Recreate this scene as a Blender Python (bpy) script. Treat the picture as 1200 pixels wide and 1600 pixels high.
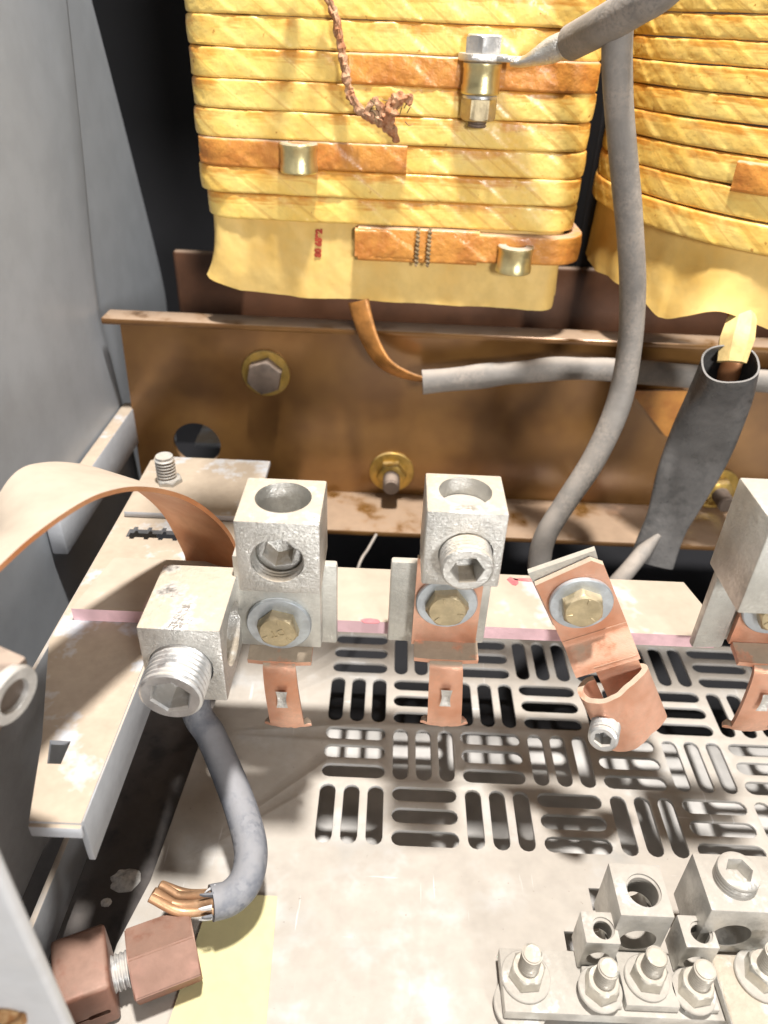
import bpy, bmesh, math, random
from mathutils import Matrix, Vector, noise
for o in list(bpy.data.objects): bpy.data.objects.remove(o)
S = bpy.context.scene; COL = S.collection
random.seed(7)
MM = 0.001                                   # everything below is written in millimetres

# ------------------------------------------------------------------ camera
F = 1156.0; PITCH = math.radians(33.7); ROLL = math.radians(2.5); CAM = Vector((0, 0, 295))
FW = Vector((0, math.cos(PITCH), -math.sin(PITCH))); UP0 = Vector((0, math.sin(PITCH), math.cos(PITCH))); RT0 = Vector((1, 0, 0))
cr = RT0*math.cos(ROLL) + UP0*math.sin(ROLL); cu = UP0*math.cos(ROLL) - RT0*math.sin(ROLL)
cam_d = bpy.data.cameras.new('camera'); cam = bpy.data.objects.new('camera', cam_d); COL.objects.link(cam)
m = Matrix((cr, cu, -FW)).transposed().to_4x4(); m.translation = CAM*MM; cam.matrix_world = m
cam_d.sensor_fit = 'VERTICAL'; cam_d.sensor_height = 36; cam_d.sensor_width = 27; cam_d.lens = 36*F/1600
cam_d.clip_start = 0.005; cam_d.clip_end = 20
cam_d.dof.use_dof = True; cam_d.dof.focus_distance = 0.285; cam_d.dof.aperture_fstop = 11
S.camera = cam
S.render.resolution_x = 768; S.render.resolution_y = 1024

# ------------------------------------------------------------------ world, lamps, exposure
W = bpy.data.worlds.new('World'); S.world = W; W.use_nodes = True
bg = W.node_tree.nodes['Background']; bg.inputs[0].default_value = (1.0, .97, .93, 1); bg.inputs[1].default_value = 0.085
def area(name, loc, target, power, size, col):
    l = bpy.data.lights.new(name, 'AREA'); l.energy = power; l.shape = 'DISK'; l.size = size; l.color = col
    o = bpy.data.objects.new(name, l); COL.objects.link(o); o.location = Vector(loc)*MM
    o.rotation_euler = (Vector(target)-Vector(loc)).to_track_quat('-Z', 'Y').to_euler()
    return o
area('ceiling_lamp', (60, 150, 1280), (0, 240, 60), 22, .085, (1, .965, .91))
area('work_lamp', (560, -1150, 560), (0, 300, 120), 12.5, .30, (1, .97, .93))
S.view_settings.view_transform = 'Standard'; S.view_settings.look = 'None'
S.view_settings.exposure = 0.62; S.view_settings.gamma = 1
S.render.engine = 'CYCLES'
S.cycles.max_bounces = 6; S.cycles.diffuse_bounces = 3; S.cycles.glossy_bounces = 4; S.cycles.transmission_bounces = 1

# ------------------------------------------------------------------ helpers
def at(x, y, X=None, Y=None, Z=None):
    """point of the place seen at a photo pixel, on a known plane (mm)"""
    u = x-600; v = y-800
    a = u*math.cos(ROLL)+v*math.sin(ROLL); b = -u*math.sin(ROLL)+v*math.cos(ROLL)
    d = FW + RT0*(a/F) - UP0*(b/F)
    if X is not None: t = (X-CAM.x)/d.x
    elif Y is not None: t = (Y-CAM.y)/d.y
    else: t = (Z-CAM.z)/d.z
    return CAM + d*t

def tag(o, label=None, cat=None, group=None, kind=None):
    if label: o['label'] = label
    if cat: o['category'] = cat
    if group: o['group'] = group
    if kind: o['kind'] = kind
    return o
def thing(name, base, label, cat, group=None):
    o = bpy.data.objects.new(name, None); COL.objects.link(o); o.empty_display_size = .01
    o.location = Vector(base)*MM; o['_b'] = list(Vector(base)*MM)
    return tag(o, label, cat, group)
BASE = {}
def part(name, bm, mat, parent=None, base=None, smooth=.6, matrix=None, label=None):
    """bm in world millimetres -> one mesh object in metres, parented"""
    if matrix is not None: bmesh.ops.transform(bm, matrix=matrix, verts=bm.verts)
    if parent is None:
        if base is None:
            xs = [v.co for v in bm.verts]
            base = Vector((sum(c.x for c in xs)/len(xs), sum(c.y for c in xs)/len(xs), min(c.z for c in xs)))
        org = Vector(base)*MM
    else: org = BASE[parent.name]
    for v in bm.verts: v.co = v.co*MM - org
    me = bpy.data.meshes.new(name); bm.to_mesh(me); bm.free()
    me.shade_smooth()
    if smooth is not None: me.set_sharp_from_angle(angle=smooth)
    o = bpy.data.objects.new(name, me); COL.objects.link(o)
    me.materials.append(MAT[mat])
    if parent is None: o.location = org
    else: o.parent = parent
    BASE[o.name] = org
    if label: o['label'] = label
    return o
_thing = thing
def thing(name, base, label, cat, group=None):
    o = _thing(name, base, label, cat, group); del o['_b']; BASE[o.name] = Vector(base)*MM; return o

def new(): return bmesh.new()
def box(x0, x1, y0, y1, z0, z1, bev=0, seg=2, bm=None):
    b = bm or new(); vs = [b.verts.new((x, y, z)) for z in (z0, z1) for y in (y0, y1) for x in (x0, x1)]
    for q in ((0,2,3,1),(4,5,7,6),(0,1,5,4),(2,6,7,3),(0,4,6,2),(1,3,7,5)): b.faces.new([vs[i] for i in q])
    if bev: bmesh.ops.bevel(b, geom=list({e for v in vs for e in v.link_edges}), offset=bev, segments=seg, affect='EDGES', profile=.5)
    return b
def lathe(prof, n=40, bm=None, cap=True):
    """prof: [(r,z)...] around z"""
    b = bm or new(); rings = []
    for r, z in prof:
        rings.append([b.verts.new((r*math.cos(2*math.pi*i/n), r*math.sin(2*math.pi*i/n), z)) for i in range(n)])
    for A, B in zip(rings, rings[1:]):
        for i in range(n): b.faces.new((A[i], A[(i+1)%n], B[(i+1)%n], B[i]))
    if cap: b.faces.new(rings[0][::-1]); b.faces.new(rings[-1])
    return b
def frame(loc, z, x=None):
    z = Vector(z).normalized(); x = Vector(x or ((1,0,0) if abs(z.x) < .9 else (0,1,0)))
    x = (x - z*x.dot(z)).normalized(); y = z.cross(x)
    M = Matrix((x, y, z)).transposed().to_4x4(); M.translation = Vector(loc); return M
def threads(r, z0, z1, pitch, depth):
    p = []; z = z0
    while z < z1-1e-6: p += [(r-depth, z), (r-.12*depth, z+pitch*.38), (r-.12*depth, z+pitch*.55)]; z += pitch
    p.append((r-depth, z1)); return p
def socket_screw(r, L, rh, pitch=1.6, depth=.9, dep=7, n=48):
    """threaded set screw, axis +z, socket at z=L"""
    b = new(); prof = [(0.01, 0), (r-depth, 0)] + threads(r, 0.01, L-1.6, pitch, depth) + [(r-.1, L-1.3), (r-.3, L-.5), (r-1.1, L)]
    lathe(prof, n, b, cap=False)
    top = [v for v in b.verts if abs(v.co.z-L) < 1e-6]; top.sort(key=lambda v: math.atan2(v.co.y, v.co.x) % (2*math.pi))
    def hexr(a, rr):
        k = (a % (math.pi/3)) - math.pi/6; return rr*math.cos(math.pi/6)/math.cos(k)
    rings = [top]
    for rr, z in ((rh*1.1, L-.05), (rh, L-.9), (rh, L-dep), (rh*.05, L-dep-1.2)):
        rings.append([b.verts.new((hexr(2*math.pi*i/n, rr)*math.cos(2*math.pi*i/n), hexr(2*math.pi*i/n, rr)*math.sin(2*math.pi*i/n), z)) for i in range(n)])
    for A, B in zip(rings, rings[1:]):
        for i in range(n): b.faces.new((A[i], A[(i+1)%n], B[(i+1)%n], B[i]))
    return b
def hexprism(af, h, cham=.9, z0=0, hole=0):
    b = new(); R = af/math.sqrt(3); n = 48; rings = []
    def hr(a): k = (a % (math.pi/3)) - math.pi/6; return (af/2)/math.cos(k)
    def ring(f, z): return [b.verts.new((f(2*math.pi*i/n)*math.cos(2*math.pi*i/n), f(2*math.pi*i/n)*math.sin(2*math.pi*i/n), z)) for i in range(n)]
    rings = [ring(lambda a: hr(a), z0),
             ring(hr, z0+h-cham*1.3),
             ring(lambda a: min(hr(a), af/2*1.06), z0+h-cham*.6), ring(lambda a: af/2*.95, z0+h)]
    for A, B in zip(rings, rings[1:]):
        for i in range(n): b.faces.new((A[i], A[(i+1)%n], B[(i+1)%n], B[i]))
    b.faces.new(rings[0][::-1]); b.faces.new(rings[-1]); return b
def washer(r, ri, t):
    return lathe([(ri, 0), (r-.3, 0), (r, .3), (r, t-.35), (r-.35, t), (ri, t), (ri, 0)], 56, cap=False)
def join(*bms):
    out = bms[0]
    for b in bms[1:]:
        me = bpy.data.meshes.new('t'); b.to_mesh(me); b.free(); out.from_mesh(me); bpy.data.meshes.remove(me)
    return out
def tf(b, M): bmesh.ops.transform(b, matrix=M, verts=b.verts); return b
def cut(base, cutters, bev=0):
    """base minus cutters, exact boolean"""
    def mk(b):
        bmesh.ops.recalc_face_normals(b, faces=b.faces)
        me = bpy.data.meshes.new('t'); b.to_mesh(me); b.free(); o = bpy.data.objects.new('t', me); COL.objects.link(o); return o
    ob = mk(base); cs = [mk(c) for c in cutters]
    for c in cs:
        md = ob.modifiers.new('b', 'BOOLEAN'); md.operation = 'DIFFERENCE'; md.solver = 'EXACT'; md.object = c
    if bev:
        md = ob.modifiers.new('v', 'BEVEL'); md.width = bev; md.segments = 2; md.limit_method = 'ANGLE'; md.angle_limit = math.radians(40)
    dg = bpy.context.evaluated_depsgraph_get(); me = bpy.data.meshes.new_from_object(ob.evaluated_get(dg))
    r = new(); r.from_mesh(me); bpy.data.meshes.remove(me)
    for o in [ob]+cs:
        d = o.data; bpy.data.objects.remove(o); bpy.data.meshes.remove(d)
    return r
def plate2d(outline, holes, thick, M=None, bev=0):  # bev rounds the rims
    """flat sheet with holes: outline in (x,y), thickness centred on z=0"""
    cd = bpy.data.curves.new('t', 'CURVE'); cd.dimensions = '2D'; cd.fill_mode = 'BOTH'; cd.extrude = thick/2-bev; cd.bevel_depth = bev; cd.bevel_resolution = 1; cd.offset = -bev
    for pl in [outline]+holes:
        s = cd.splines.new('POLY'); s.points.add(len(pl)-1); s.use_cyclic_u = True
        for i, p in enumerate(pl): s.points[i].co = (p[0], p[1], 0, 1)
    o = bpy.data.objects.new('t', cd); COL.objects.link(o)
    dg = bpy.context.evaluated_depsgraph_get(); me = bpy.data.meshes.new_from_object(o.evaluated_get(dg))
    r = new(); r.from_mesh(me); bpy.data.meshes.remove(me); bpy.data.objects.remove(o); bpy.data.curves.remove(cd)
    bmesh.ops.remove_doubles(r, verts=r.verts, dist=1e-4)
    bmesh.ops.recalc_face_normals(r, faces=r.faces)
    if M is not None: tf(r, M)
    return r
def circle(cx, cy, r, n=36): return [(cx+r*math.cos(2*math.pi*i/n), cy+r*math.sin(2*math.pi*i/n)) for i in range(n)]
def catmull(P, n=10):
    P = [Vector(p) for p in P]; Q = [P[0]*2-P[1]]+P+[P[-1]*2-P[-2]]; out = []
    for i in range(1, len(Q)-2):
        a, b, c, d = Q[i-1:i+3]
        for k in range(n):
            t = k/n; out.append(.5*((2*b)+(-a+c)*t+(2*a-5*b+4*c-d)*t*t+(-a+3*b-3*c+d)*t**3))
    out.append(P[-1]); return out
def tube(P, rad, n=24, sub=10, sect=None, caps=True, twist=None, wob=0, sc=.05):
    """sweep a round (or given) section along a smooth path; rad number, list or function of t"""
    C = catmull(P, sub) if sub else [Vector(p) for p in P]
    b = new(); N = len(C); rings = []; nrm = None
    for i, p in enumerate(C):
        T = (C[min(i+1, N-1)]-C[max(i-1, 0)]).normalized()
        if nrm is None:
            nrm = Vector((0,0,1)) if abs(T.z) < .8 else Vector((0,-1,0))
        nrm = (nrm - T*nrm.dot(T)).normalized(); bi = T.cross(nrm)
        t = i/(N-1)
        if callable(rad): r = rad(t)
        elif isinstance(rad, (list, tuple)):
            f = t*(len(rad)-1); k = min(int(f), len(rad)-2); r = rad[k]+(rad[k+1]-rad[k])*(f-k)
        else: r = rad
        tw = twist(t) if twist else 0; ring = []
        for j in range(n):
            a = 2*math.pi*j/n
            if sect: sx, sy = sect(a, t)
            else: sx, sy = math.cos(a), math.sin(a)
            cx = sx*math.cos(tw)-sy*math.sin(tw); cy = sx*math.sin(tw)+sy*math.cos(tw)
            q = p + (nrm*cx+bi*cy)*r
            if wob: q += (nrm*cx+bi*cy)*wob*noise.noise(q*sc)
            ring.append(b.verts.new(q))
        rings.append(ring)
    for A, B in zip(rings, rings[1:]):
        for j in range(n): b.faces.new((A[j], A[(j+1)%n], B[(j+1)%n], B[j]))
    if caps: b.faces.new(rings[0][::-1]); b.faces.new(rings[-1])
    return b
def hollow_tube(P, rad, wall, **k):
    """open sleeve with wall thickness"""
    b1 = tube(P, rad, caps=False, **k); f = rad if callable(rad) else (lambda t: rad)
    b2 = tube(P, (lambda t: f(t)-wall), caps=False, **k)
    bmesh.ops.reverse_faces(b2, faces=b2.faces); b = join(b1, b2)
    be = [e for e in b.edges if len(e.link_faces) == 1]
    # bridge the two rims
    mid0 = Vector(P[0]); mid1 = Vector(P[-1])
    e0 = [e for e in be if (e.verts[0].co-mid0).length < (e.verts[0].co-mid1).length]; e1 = [e for e in be if e not in e0]
    for es in (e0, e1): bmesh.ops.bridge_loops(b, edges=es)
    return b
def sheet(fn, nu, nv, thick=0, uvfn=None):
    """surface fn(u,v) for u,v in 0..1; thickness by normals"""
    b = new(); g = [[b.verts.new(fn(i/nu, j/nv)) for j in range(nv+1)] for i in range(nu+1)]
    uvl = b.loops.layers.uv.new('UVMap') if uvfn else None
    for i in range(nu):
        for j in range(nv):
            f = b.faces.new((g[i][j], g[i+1][j], g[i+1][j+1], g[i][j+1]))
            if uvl:
                for lp, (a, c) in zip(f.loops, ((i,j),(i+1,j),(i+1,j+1),(i,j+1))): lp[uvl].uv = uvfn(a/nu, c/nv)
    if thick:
        b.normal_update(); bmesh.ops.solidify(b, geom=list(b.faces), thickness=thick)
    return b
def ribbon(P, width_dir, w0, w1, thick, sub=8):
    """strip swept along P with constant width direction"""
    C = catmull(P, sub) if sub else [Vector(p) for p in P]; wd = Vector(width_dir).normalized(); N = len(C)
    def fn(u, v):
        p = C[int(round(u*(N-1)))]; return p + wd*(w0+(w1-w0)*v)
    b = sheet(fn, N-1, 6); b.normal_update(); bmesh.ops.solidify(b, geom=list(b.faces), thickness=thick); return b

# ------------------------------------------------------------------ materials
MAT = {}
def mat(name, col, rough=.5, metal=0, var=.18, vs=60, col2=None, dust=0, dust_all=0, dcol=(.60,.50,.40), ds=90, bump=.15, bs=400, aniso=None, coat=0, scratch=0, uvtape=None, streak=None):
    M = bpy.data.materials.new(name); M.use_nodes = True; nt = M.node_tree; N = nt.nodes; L = nt.links
    P = N['Principled BSDF']; P.inputs['Roughness'].default_value = rough; P.inputs['Metallic'].default_value = metal
    if coat: P.inputs['Coat Weight'].default_value = coat; P.inputs['Coat Roughness'].default_value = .2
    tc = N.new('ShaderNodeTexCoord'); geo = N.new('ShaderNodeNewGeometry')
    def nz(scale, det=3, r=.6, vec=None):
        t = N.new('ShaderNodeTexNoise'); t.inputs['Scale'].default_value = scale; t.inputs['Detail'].default_value = det; t.inputs['Roughness'].default_value = r
        L.new(vec or geo.outputs['Position'], t.inputs['Vector']); return t.outputs['Fac']
    def ramp(x, a, b):
        r = N.new('ShaderNodeMapRange'); r.interpolation_type = 'SMOOTHSTEP'; r.inputs[1].default_value = a; r.inputs[2].default_value = b; L.new(x, r.inputs[0]); return r.outputs[0]
    def mul(a, b):
        m = N.new('ShaderNodeMath'); m.operation = 'MULTIPLY'
        for i, x in enumerate((a, b)):
            if isinstance(x, (int, float)): m.inputs[i].default_value = x
            else: L.new(x, m.inputs[i])
        return m.outputs[0]
    def mx(a, b):
        m = N.new('ShaderNodeMath'); m.operation = 'MAXIMUM'; L.new(a, m.inputs[0]); L.new(b, m.inputs[1]); return m.outputs[0]
    def mixc(f, a, b):
        m = N.new('ShaderNodeMix'); m.data_type = 'RGBA'
        if isinstance(f, (int, float)): m.inputs[0].default_value = f
        else: L.new(f, m.inputs[0])
        for i, x in ((6, a), (7, b)):
            if isinstance(x, tuple): m.inputs[i].default_value = (*x, 1)
            else: L.new(x, m.inputs[i])
        return m.outputs[2]
    c2 = col2 or tuple(max(0, c*(1-2.2*var)) for c in col)
    c = mixc(ramp(nz(vs), .35, .68), col, c2)
    c = mixc(mul(ramp(nz(vs*6, 3), .35, .7), .35), c, tuple(x*.75 for x in col))
    D = None
    if dust or dust_all:
        sp = N.new('ShaderNodeSeparateXYZ'); L.new(geo.outputs['Normal'], sp.inputs[0])
        upf = ramp(sp.outputs[2], .25, .9)
        blot = ramp(nz(ds, 4, .65), .30, .52)
        fine = ramp(nz(ds*9, 1), .25, .6)
        D = mul(mul(upf, blot), dust)
        if dust_all: D = mx(D, mul(mul(ramp(nz(ds*.7, 5, .7), .38, .66), fine), dust_all))
        dc = mixc(nz(ds*4, 2), dcol, tuple(x*.72 for x in dcol))
        c = mixc(D, c, dc)
        r = N.new('ShaderNodeMapRange'); r.inputs[3].default_value = rough; r.inputs[4].default_value = .9; L.new(D, r.inputs[0]); 
        rj = N.new('ShaderNodeMath'); rj.operation = 'MULTIPLY_ADD'; L.new(nz(vs*3), rj.inputs[0]); rj.inputs[1].default_value = .16; 
        sb = N.new('ShaderNodeMath'); sb.operation = 'SUBTRACT'; L.new(r.outputs[0], sb.inputs[0]); sb.inputs[1].default_value = .08
        L.new(sb.outputs[0], rj.inputs[2]); L.new(rj.outputs[0], P.inputs['Roughness'])
        if metal:
            r = N.new('ShaderNodeMapRange'); r.inputs[3].default_value = metal; r.inputs[4].default_value = 0; L.new(D, r.inputs[0]); L.new(r.outputs[0], P.inputs['Metallic'])
    M['_'] = 0
    if streak:
        for sc_, th in ((streak[0], .70), ((streak[0][1]*1.3, streak[0][0]*.8, streak[0][2]), .72)):
            mp = N.new('ShaderNodeMapping'); L.new(geo.outputs['Position'], mp.inputs[0]); mp.inputs['Scale'].default_value = sc_; mp.inputs['Rotation'].default_value = (0, 0, .35)
            c = mixc(mul(ramp(nz(1.6, 2, .5, mp.outputs[0]), th, th+.05), streak[1]), c, streak[2])
        c = mixc(mul(ramp(nz(420, 2), .70, .78), .5), c, (.20,.17,.14))
    if uvtape: c = uvtape(N, L, c, mixc, ramp, nz, mul)
    L.new(c, P.inputs['Base Color'])
    if bump:
        h = nz(bs, 2)
        if D is not None:
            ad = N.new('ShaderNodeMath'); ad.operation = 'MULTIPLY_ADD'; L.new(D, ad.inputs[0]); ad.inputs[1].default_value = .4; L.new(h, ad.inputs[2]); h = ad.outputs[0]
        if scratch:
            mp = N.new('ShaderNodeMapping'); L.new(tc.outputs['Object'], mp.inputs[0]); mp.inputs['Scale'].default_value = (1, 1, 14)
            s2 = nz(scratch, 2, .5, mp.outputs[0]); ad = N.new('ShaderNodeMath'); ad.operation = 'ADD'; L.new(s2, ad.inputs[0]); L.new(h, ad.inputs[1]); h = ad.outputs[0]
        bp = N.new('ShaderNodeBump'); bp.inputs['Strength'].default_value = bump; bp.inputs['Distance'].default_value = .0006
        L.new(h, bp.inputs['Height']); L.new(bp.outputs[0], P.inputs['Normal'])
    del M['_']
    MAT[name] = M; return M

def tape_stain(N, L, c, mixc, ramp, nz, mul):
    """varnish stains soaked along the upper edge of each wrapped turn, brown flecks"""
    uv = N.new('ShaderNodeUVMap'); sp = N.new('ShaderNodeSeparateXYZ'); L.new(uv.outputs[0], sp.inputs[0])
    st = N.new('ShaderNodeMapping'); st.inputs['Scale'].default_value = (90, 9, 1); L.new(uv.outputs[0], st.inputs[0])
    n1 = N.new('ShaderNodeTexNoise'); n1.inputs['Scale'].default_value = 1; n1.inputs['Detail'].default_value = 5; L.new(st.outputs[0], n1.inputs['Vector'])
    ad = N.new('ShaderNodeMath'); ad.operation = 'MULTIPLY_ADD'; L.new(n1.outputs['Fac'], ad.inputs[0]); ad.inputs[1].default_value = .9; L.new(sp.outputs[1], ad.inputs[2])
    f = mul(ramp(ad.outputs[0], .95, 1.32), ramp(nz(38, 4), .38, .56))
    c = mixc(mul(f, .9), c, (.62, .25, .03))
    dg = N.new('ShaderNodeMath'); dg.operation = 'MULTIPLY_ADD'; L.new(sp.outputs[1], dg.inputs[0]); dg.inputs[1].default_value = .0168; L.new(sp.outputs[0], dg.inputs[2])
    w = N.new('ShaderNodeTexNoise'); w.noise_dimensions = '1D'; w.inputs['Scale'].default_value = 160; w.inputs['Detail'].default_value = 2; L.new(dg.outputs[0], w.inputs['W'])
    c = mixc(mul(ramp(w.outputs['Fac'], .60, .67), .42), c, (.55, .28, .05))
    w2 = N.new('ShaderNodeTexNoise'); w2.noise_dimensions = '1D'; w2.inputs['Scale'].default_value = 70; w2.inputs['Detail'].default_value = 3; L.new(dg.outputs[0], w2.inputs['W'])
    c = mixc(mul(ramp(w2.outputs['Fac'], .50, .66), .12), c, (.93, .72, .30))
    c = mixc(mul(ramp(w2.outputs['Fac'], .47, .34), .25), c, (.80, .46, .08))
    c = mixc(mul(ramp(nz(260, 3), .66, .74), .8), c, (.42, .17, .02))
    return c

DUST = (.45, .385, .31)
mat('wall_grey', (.325,.345,.375), .42, 0, .025, 9, dust=.5, dcol=DUST, bump=.05)
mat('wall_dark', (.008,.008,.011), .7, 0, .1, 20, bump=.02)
mat('post_grey', (.60,.605,.62), .45, 0, .04, 20, dust_all=.08, bump=.06)
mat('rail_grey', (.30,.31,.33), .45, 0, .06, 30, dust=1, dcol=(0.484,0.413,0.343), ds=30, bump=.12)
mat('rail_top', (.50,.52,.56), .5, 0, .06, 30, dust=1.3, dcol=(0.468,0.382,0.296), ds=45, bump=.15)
mat('floor_zinc', (.52,.515,.505), .48, .2, .16, 26, col2=(.36,.335,.30), dust=.95, dust_all=.4, dcol=(.47,.425,.375), ds=30, bump=.16, streak=((260, 14, 20), .6, (.62,.615,.61)))
mat('concrete', (.58,.56,.54), .85, 0, .2, 22, bump=.3, bs=120)
mat('brown_varnish', (.27,.135,.04), .22, .4, .22, 18, col2=(.16,.073,.022), dust=.95, dcol=(0.400,0.280,0.190), ds=40, bump=.12, bs=120, coat=.7)
mat('brown_plate', (.10,.042,.02), .5, .1, .2, 25, dust=.5, dcol=(0.450,0.340,0.250), ds=30, bump=.12)
mat('tape', (.91,.66,.19), .42, 0, .12, 45, col2=(.88,.58,.13), dust=.35, dcol=(0.663,0.515,0.328), ds=60, bump=.25, bs=500, coat=.25, uvtape=tape_stain)
mat('tape_orange', (.66,.29,.055), .42, 0, .3, 70, col2=(.48,.17,.03), dust=.9, dcol=(0.484,0.328,0.218), ds=60, bump=.5, bs=450, coat=.2)
mat('paper', (.78,.55,.19), .58, 0, .14, 25, col2=(.68,.43,.11), dust=.3, bump=.5, bs=110)
mat('paper_tab', (.82,.60,.26), .5, 0, .2, 60, bump=.25)
mat('red_ink', (.42,.055,.02), .6, 0, .2, 300, bump=0)
mat('string', (.36,.25,.13), .85, 0, .3, 300, bump=.6, bs=900)
mat('cord', (.34,.13,.05), .8, 0, .35, 220, col2=(.55,.34,.2), dust_all=.3, dcol=(0.429,0.328,0.257), bump=.8, bs=700)
mat('brass', (.80,.70,.38), .34, .9, .1, 80, dust=1.1, dcol=(0.468,0.390,0.328), ds=120, bump=.15, scratch=300)
mat('zinc', (.72,.73,.74), .33, .95, .1, 120, dust=.75, dust_all=.25, dcol=(0.484,0.429,0.359), ds=120, bump=.15)
mat('zinc_yellow', (.62,.52,.33), .38, .8, .15, 120, dust=.6, dust_all=.3, dcol=(0.452,0.367,0.257), ds=140, bump=.12)
mat('zinc_gold', (.66,.45,.12), .34, .85, .2, 120, dust=.5, dust_all=.2, dcol=(.45,.34,.22), ds=140, bump=.12)
mat('washer_zinc', (.60,.66,.72), .38, .85, .12, 120, dust=.35, dust_all=.22, dcol=(0.484,0.452,0.406), ds=110, bump=.15)
mat('tin_lug', (.76,.755,.73), .33, .92, .12, 70, dust=1.1, dust_all=.25, dcol=(0.491,0.421,0.335), ds=80, bump=.5, bs=900, scratch=420)
mat('lug_dusty', (.62,.61,.58), .42, .75, .16, 70, dust=1.15, dust_all=.22, dcol=(.44,.405,.36), ds=80, bump=.3, bs=700)
mat('zinc_dusty', (.66,.64,.58), .36, .9, .12, 90, dust=.8, dust_all=.25, dcol=(.5,.44,.37), ds=160, bump=.2)
mat('alu_bracket', (.66,.66,.62), .45, .75, .12, 60, dust=.9, dust_all=.35, dcol=(0.468,0.421,0.359), ds=90, bump=.25, bs=900, scratch=400)
mat('copper', (.86,.50,.36), .36, .68, .18, 38, col2=(.62,.29,.175), dust=1.3, dust_all=.22, dcol=(0.484,0.390,0.296), ds=70, bump=.2, scratch=400)
mat('copper_strap', (.60,.30,.15), .42, .55, .2, 40, col2=(.50,.19,.07), dust=2.6, dcol=(0.468,0.390,0.312), ds=26, bump=.12)
mat('copper_varnish', (.55,.24,.06), .4, .4, .25, 70, dust=.4, dcol=(0.390,0.296,0.218), bump=.3)
mat('copper_brown', (.235,.112,.078), .45, .25, .2, 60, col2=(.17,.075,.05), dust=.35, dcol=(0.390,0.281,0.218), ds=90, bump=.12)
mat('copper_wire', (.55,.32,.18), .42, .6, .2, 90, dust_all=.3, dcol=(0.429,0.328,0.218), bump=.15)
mat('rubber', (.25,.232,.215), .62, 0, .15, 30, dust=.9, dust_all=.62, dcol=(0.421,0.367,0.320), ds=70, bump=.3, bs=500)
mat('rubber_blue', (.115,.125,.15), .6, 0, .15, 50, dust=.5, dust_all=.45, dcol=(0.420,0.410,0.420), ds=50, bump=.2, bs=500)
mat('sleeve', (.115,.113,.113), .28, 0, .2, 40, dust=.6, dust_all=.3, dcol=(.30,.28,.27), ds=26, bump=.35, bs=600)
mat('board_pink', (.84,.56,.61), .7, 0, .12, 60, dust=1.5, dcol=(0.468,0.390,0.312), ds=26, bump=.2)
mat('red_mark', (.62,.16,.18), .8, 0, .2, 200, dust_all=.4, bump=.1)
mat('card', (.66,.60,.29), .7, 0, .06, 30, dust=.3, dust_all=.3, dcol=(0.484,0.429,0.328), ds=50, bump=.1)
mat('rust', (.30,.13,.04), .8, .1, .4, 400, col2=(.60,.40,.2), bump=.8, bs=800)
mat('white_shred', (.72,.72,.74), .7, 0, .1, 100, bump=.3)
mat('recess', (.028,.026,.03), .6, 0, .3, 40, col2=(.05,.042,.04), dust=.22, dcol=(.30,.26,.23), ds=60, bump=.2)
mat('lit_spot', (.85,.82,.78), .9, 0, .3, 200, bump=.6, bs=400)  # pale colour stands in for light through the ledge hole
mat('dark_steel', (.16,.12,.095), .5, .3, .2, 70, dust=.9, dcol=(0.400,0.310,0.250), bump=.2)

# ------------------------------------------------------------------ setting
def stadium(cx, cy, L, w, ang, n=7):
    h = L/2-w/2; out = []
    for s in (1, -1):
        for k in range(n):
            a = -math.pi/2+math.pi*k/(n-1); x = h+w/2*math.cos(a); y = w/2*math.sin(a); x, y = (s*x, s*y)
            out.append((cx+x*math.cos(ang)-y*math.sin(ang), cy+x*math.sin(ang)+y*math.cos(ang)))
    return out
holes = []; PX = 33.3; X0 = -24.5; Y0 = 184.5
for r in range(4):
    for c in range(-0, 9):
        cx = X0+PX*c+PX/2-1.4; cy = Y0+PX*r+PX/2-1.4
        for k in (-1, 0, 1):
            if (r+c) % 2 == 0: holes.append(stadium(cx+k*11.0, cy, 29.5, 7.2, math.pi/2))
            else: holes.append(stadium(cx, cy+k*11.0, 29.5, 7.2, 0))
for (x, y, w, h) in ((935, 1405, 6, 9), (1083, 1402, 6, 10), (894, 1470, 5, 7), (1005, 1588, 8, 4)):
    p = at(x, y, Z=0); holes.append([(p.x-w/2, p.y-h/2), (p.x+w/2, p.y-h/2), (p.x+w/2, p.y+h/2), (p.x-w/2, p.y+h/2)])
fl = plate2d([(-97, 40), (290, 40), (290, 318), (-78, 318), (-84, 240), (-88.5, 165), (-94, 140)], holes, 2.0, Matrix.Translation((0, 0, -1.0)), bev=.45)
tag(part('floor_plate', fl, 'floor_zinc', base=(0, 180, 0)), kind='structure')
tag(part('floor', box(-76, 600, -200, 284, -52, -46), 'concrete', base=(0, 200, -46)), kind='structure')

tag(part('floor_rear', box(-500, 600, 284.5, 800, -66, -60), 'wall_dark', base=(0, 500, -47)), kind='structure')  # shade under the rear slots and beam put into the dark material
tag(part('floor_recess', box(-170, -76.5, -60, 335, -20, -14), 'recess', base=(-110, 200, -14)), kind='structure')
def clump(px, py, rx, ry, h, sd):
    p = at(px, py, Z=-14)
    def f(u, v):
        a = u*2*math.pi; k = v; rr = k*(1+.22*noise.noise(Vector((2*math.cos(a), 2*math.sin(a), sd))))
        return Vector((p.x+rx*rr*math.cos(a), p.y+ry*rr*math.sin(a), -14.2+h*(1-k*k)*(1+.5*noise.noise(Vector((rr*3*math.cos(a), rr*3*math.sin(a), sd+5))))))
    o = part('pale_spot', sheet(f, 28, 7), 'lit_spot'); return o
tag(clump(196, 1376, 6.6, 5.6, 2.2, 1), 'round pale patch modelled for the light falling through the ledge hole into the recess', 'light spot')  # spot of light through the square hole, built as a pale mound
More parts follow.
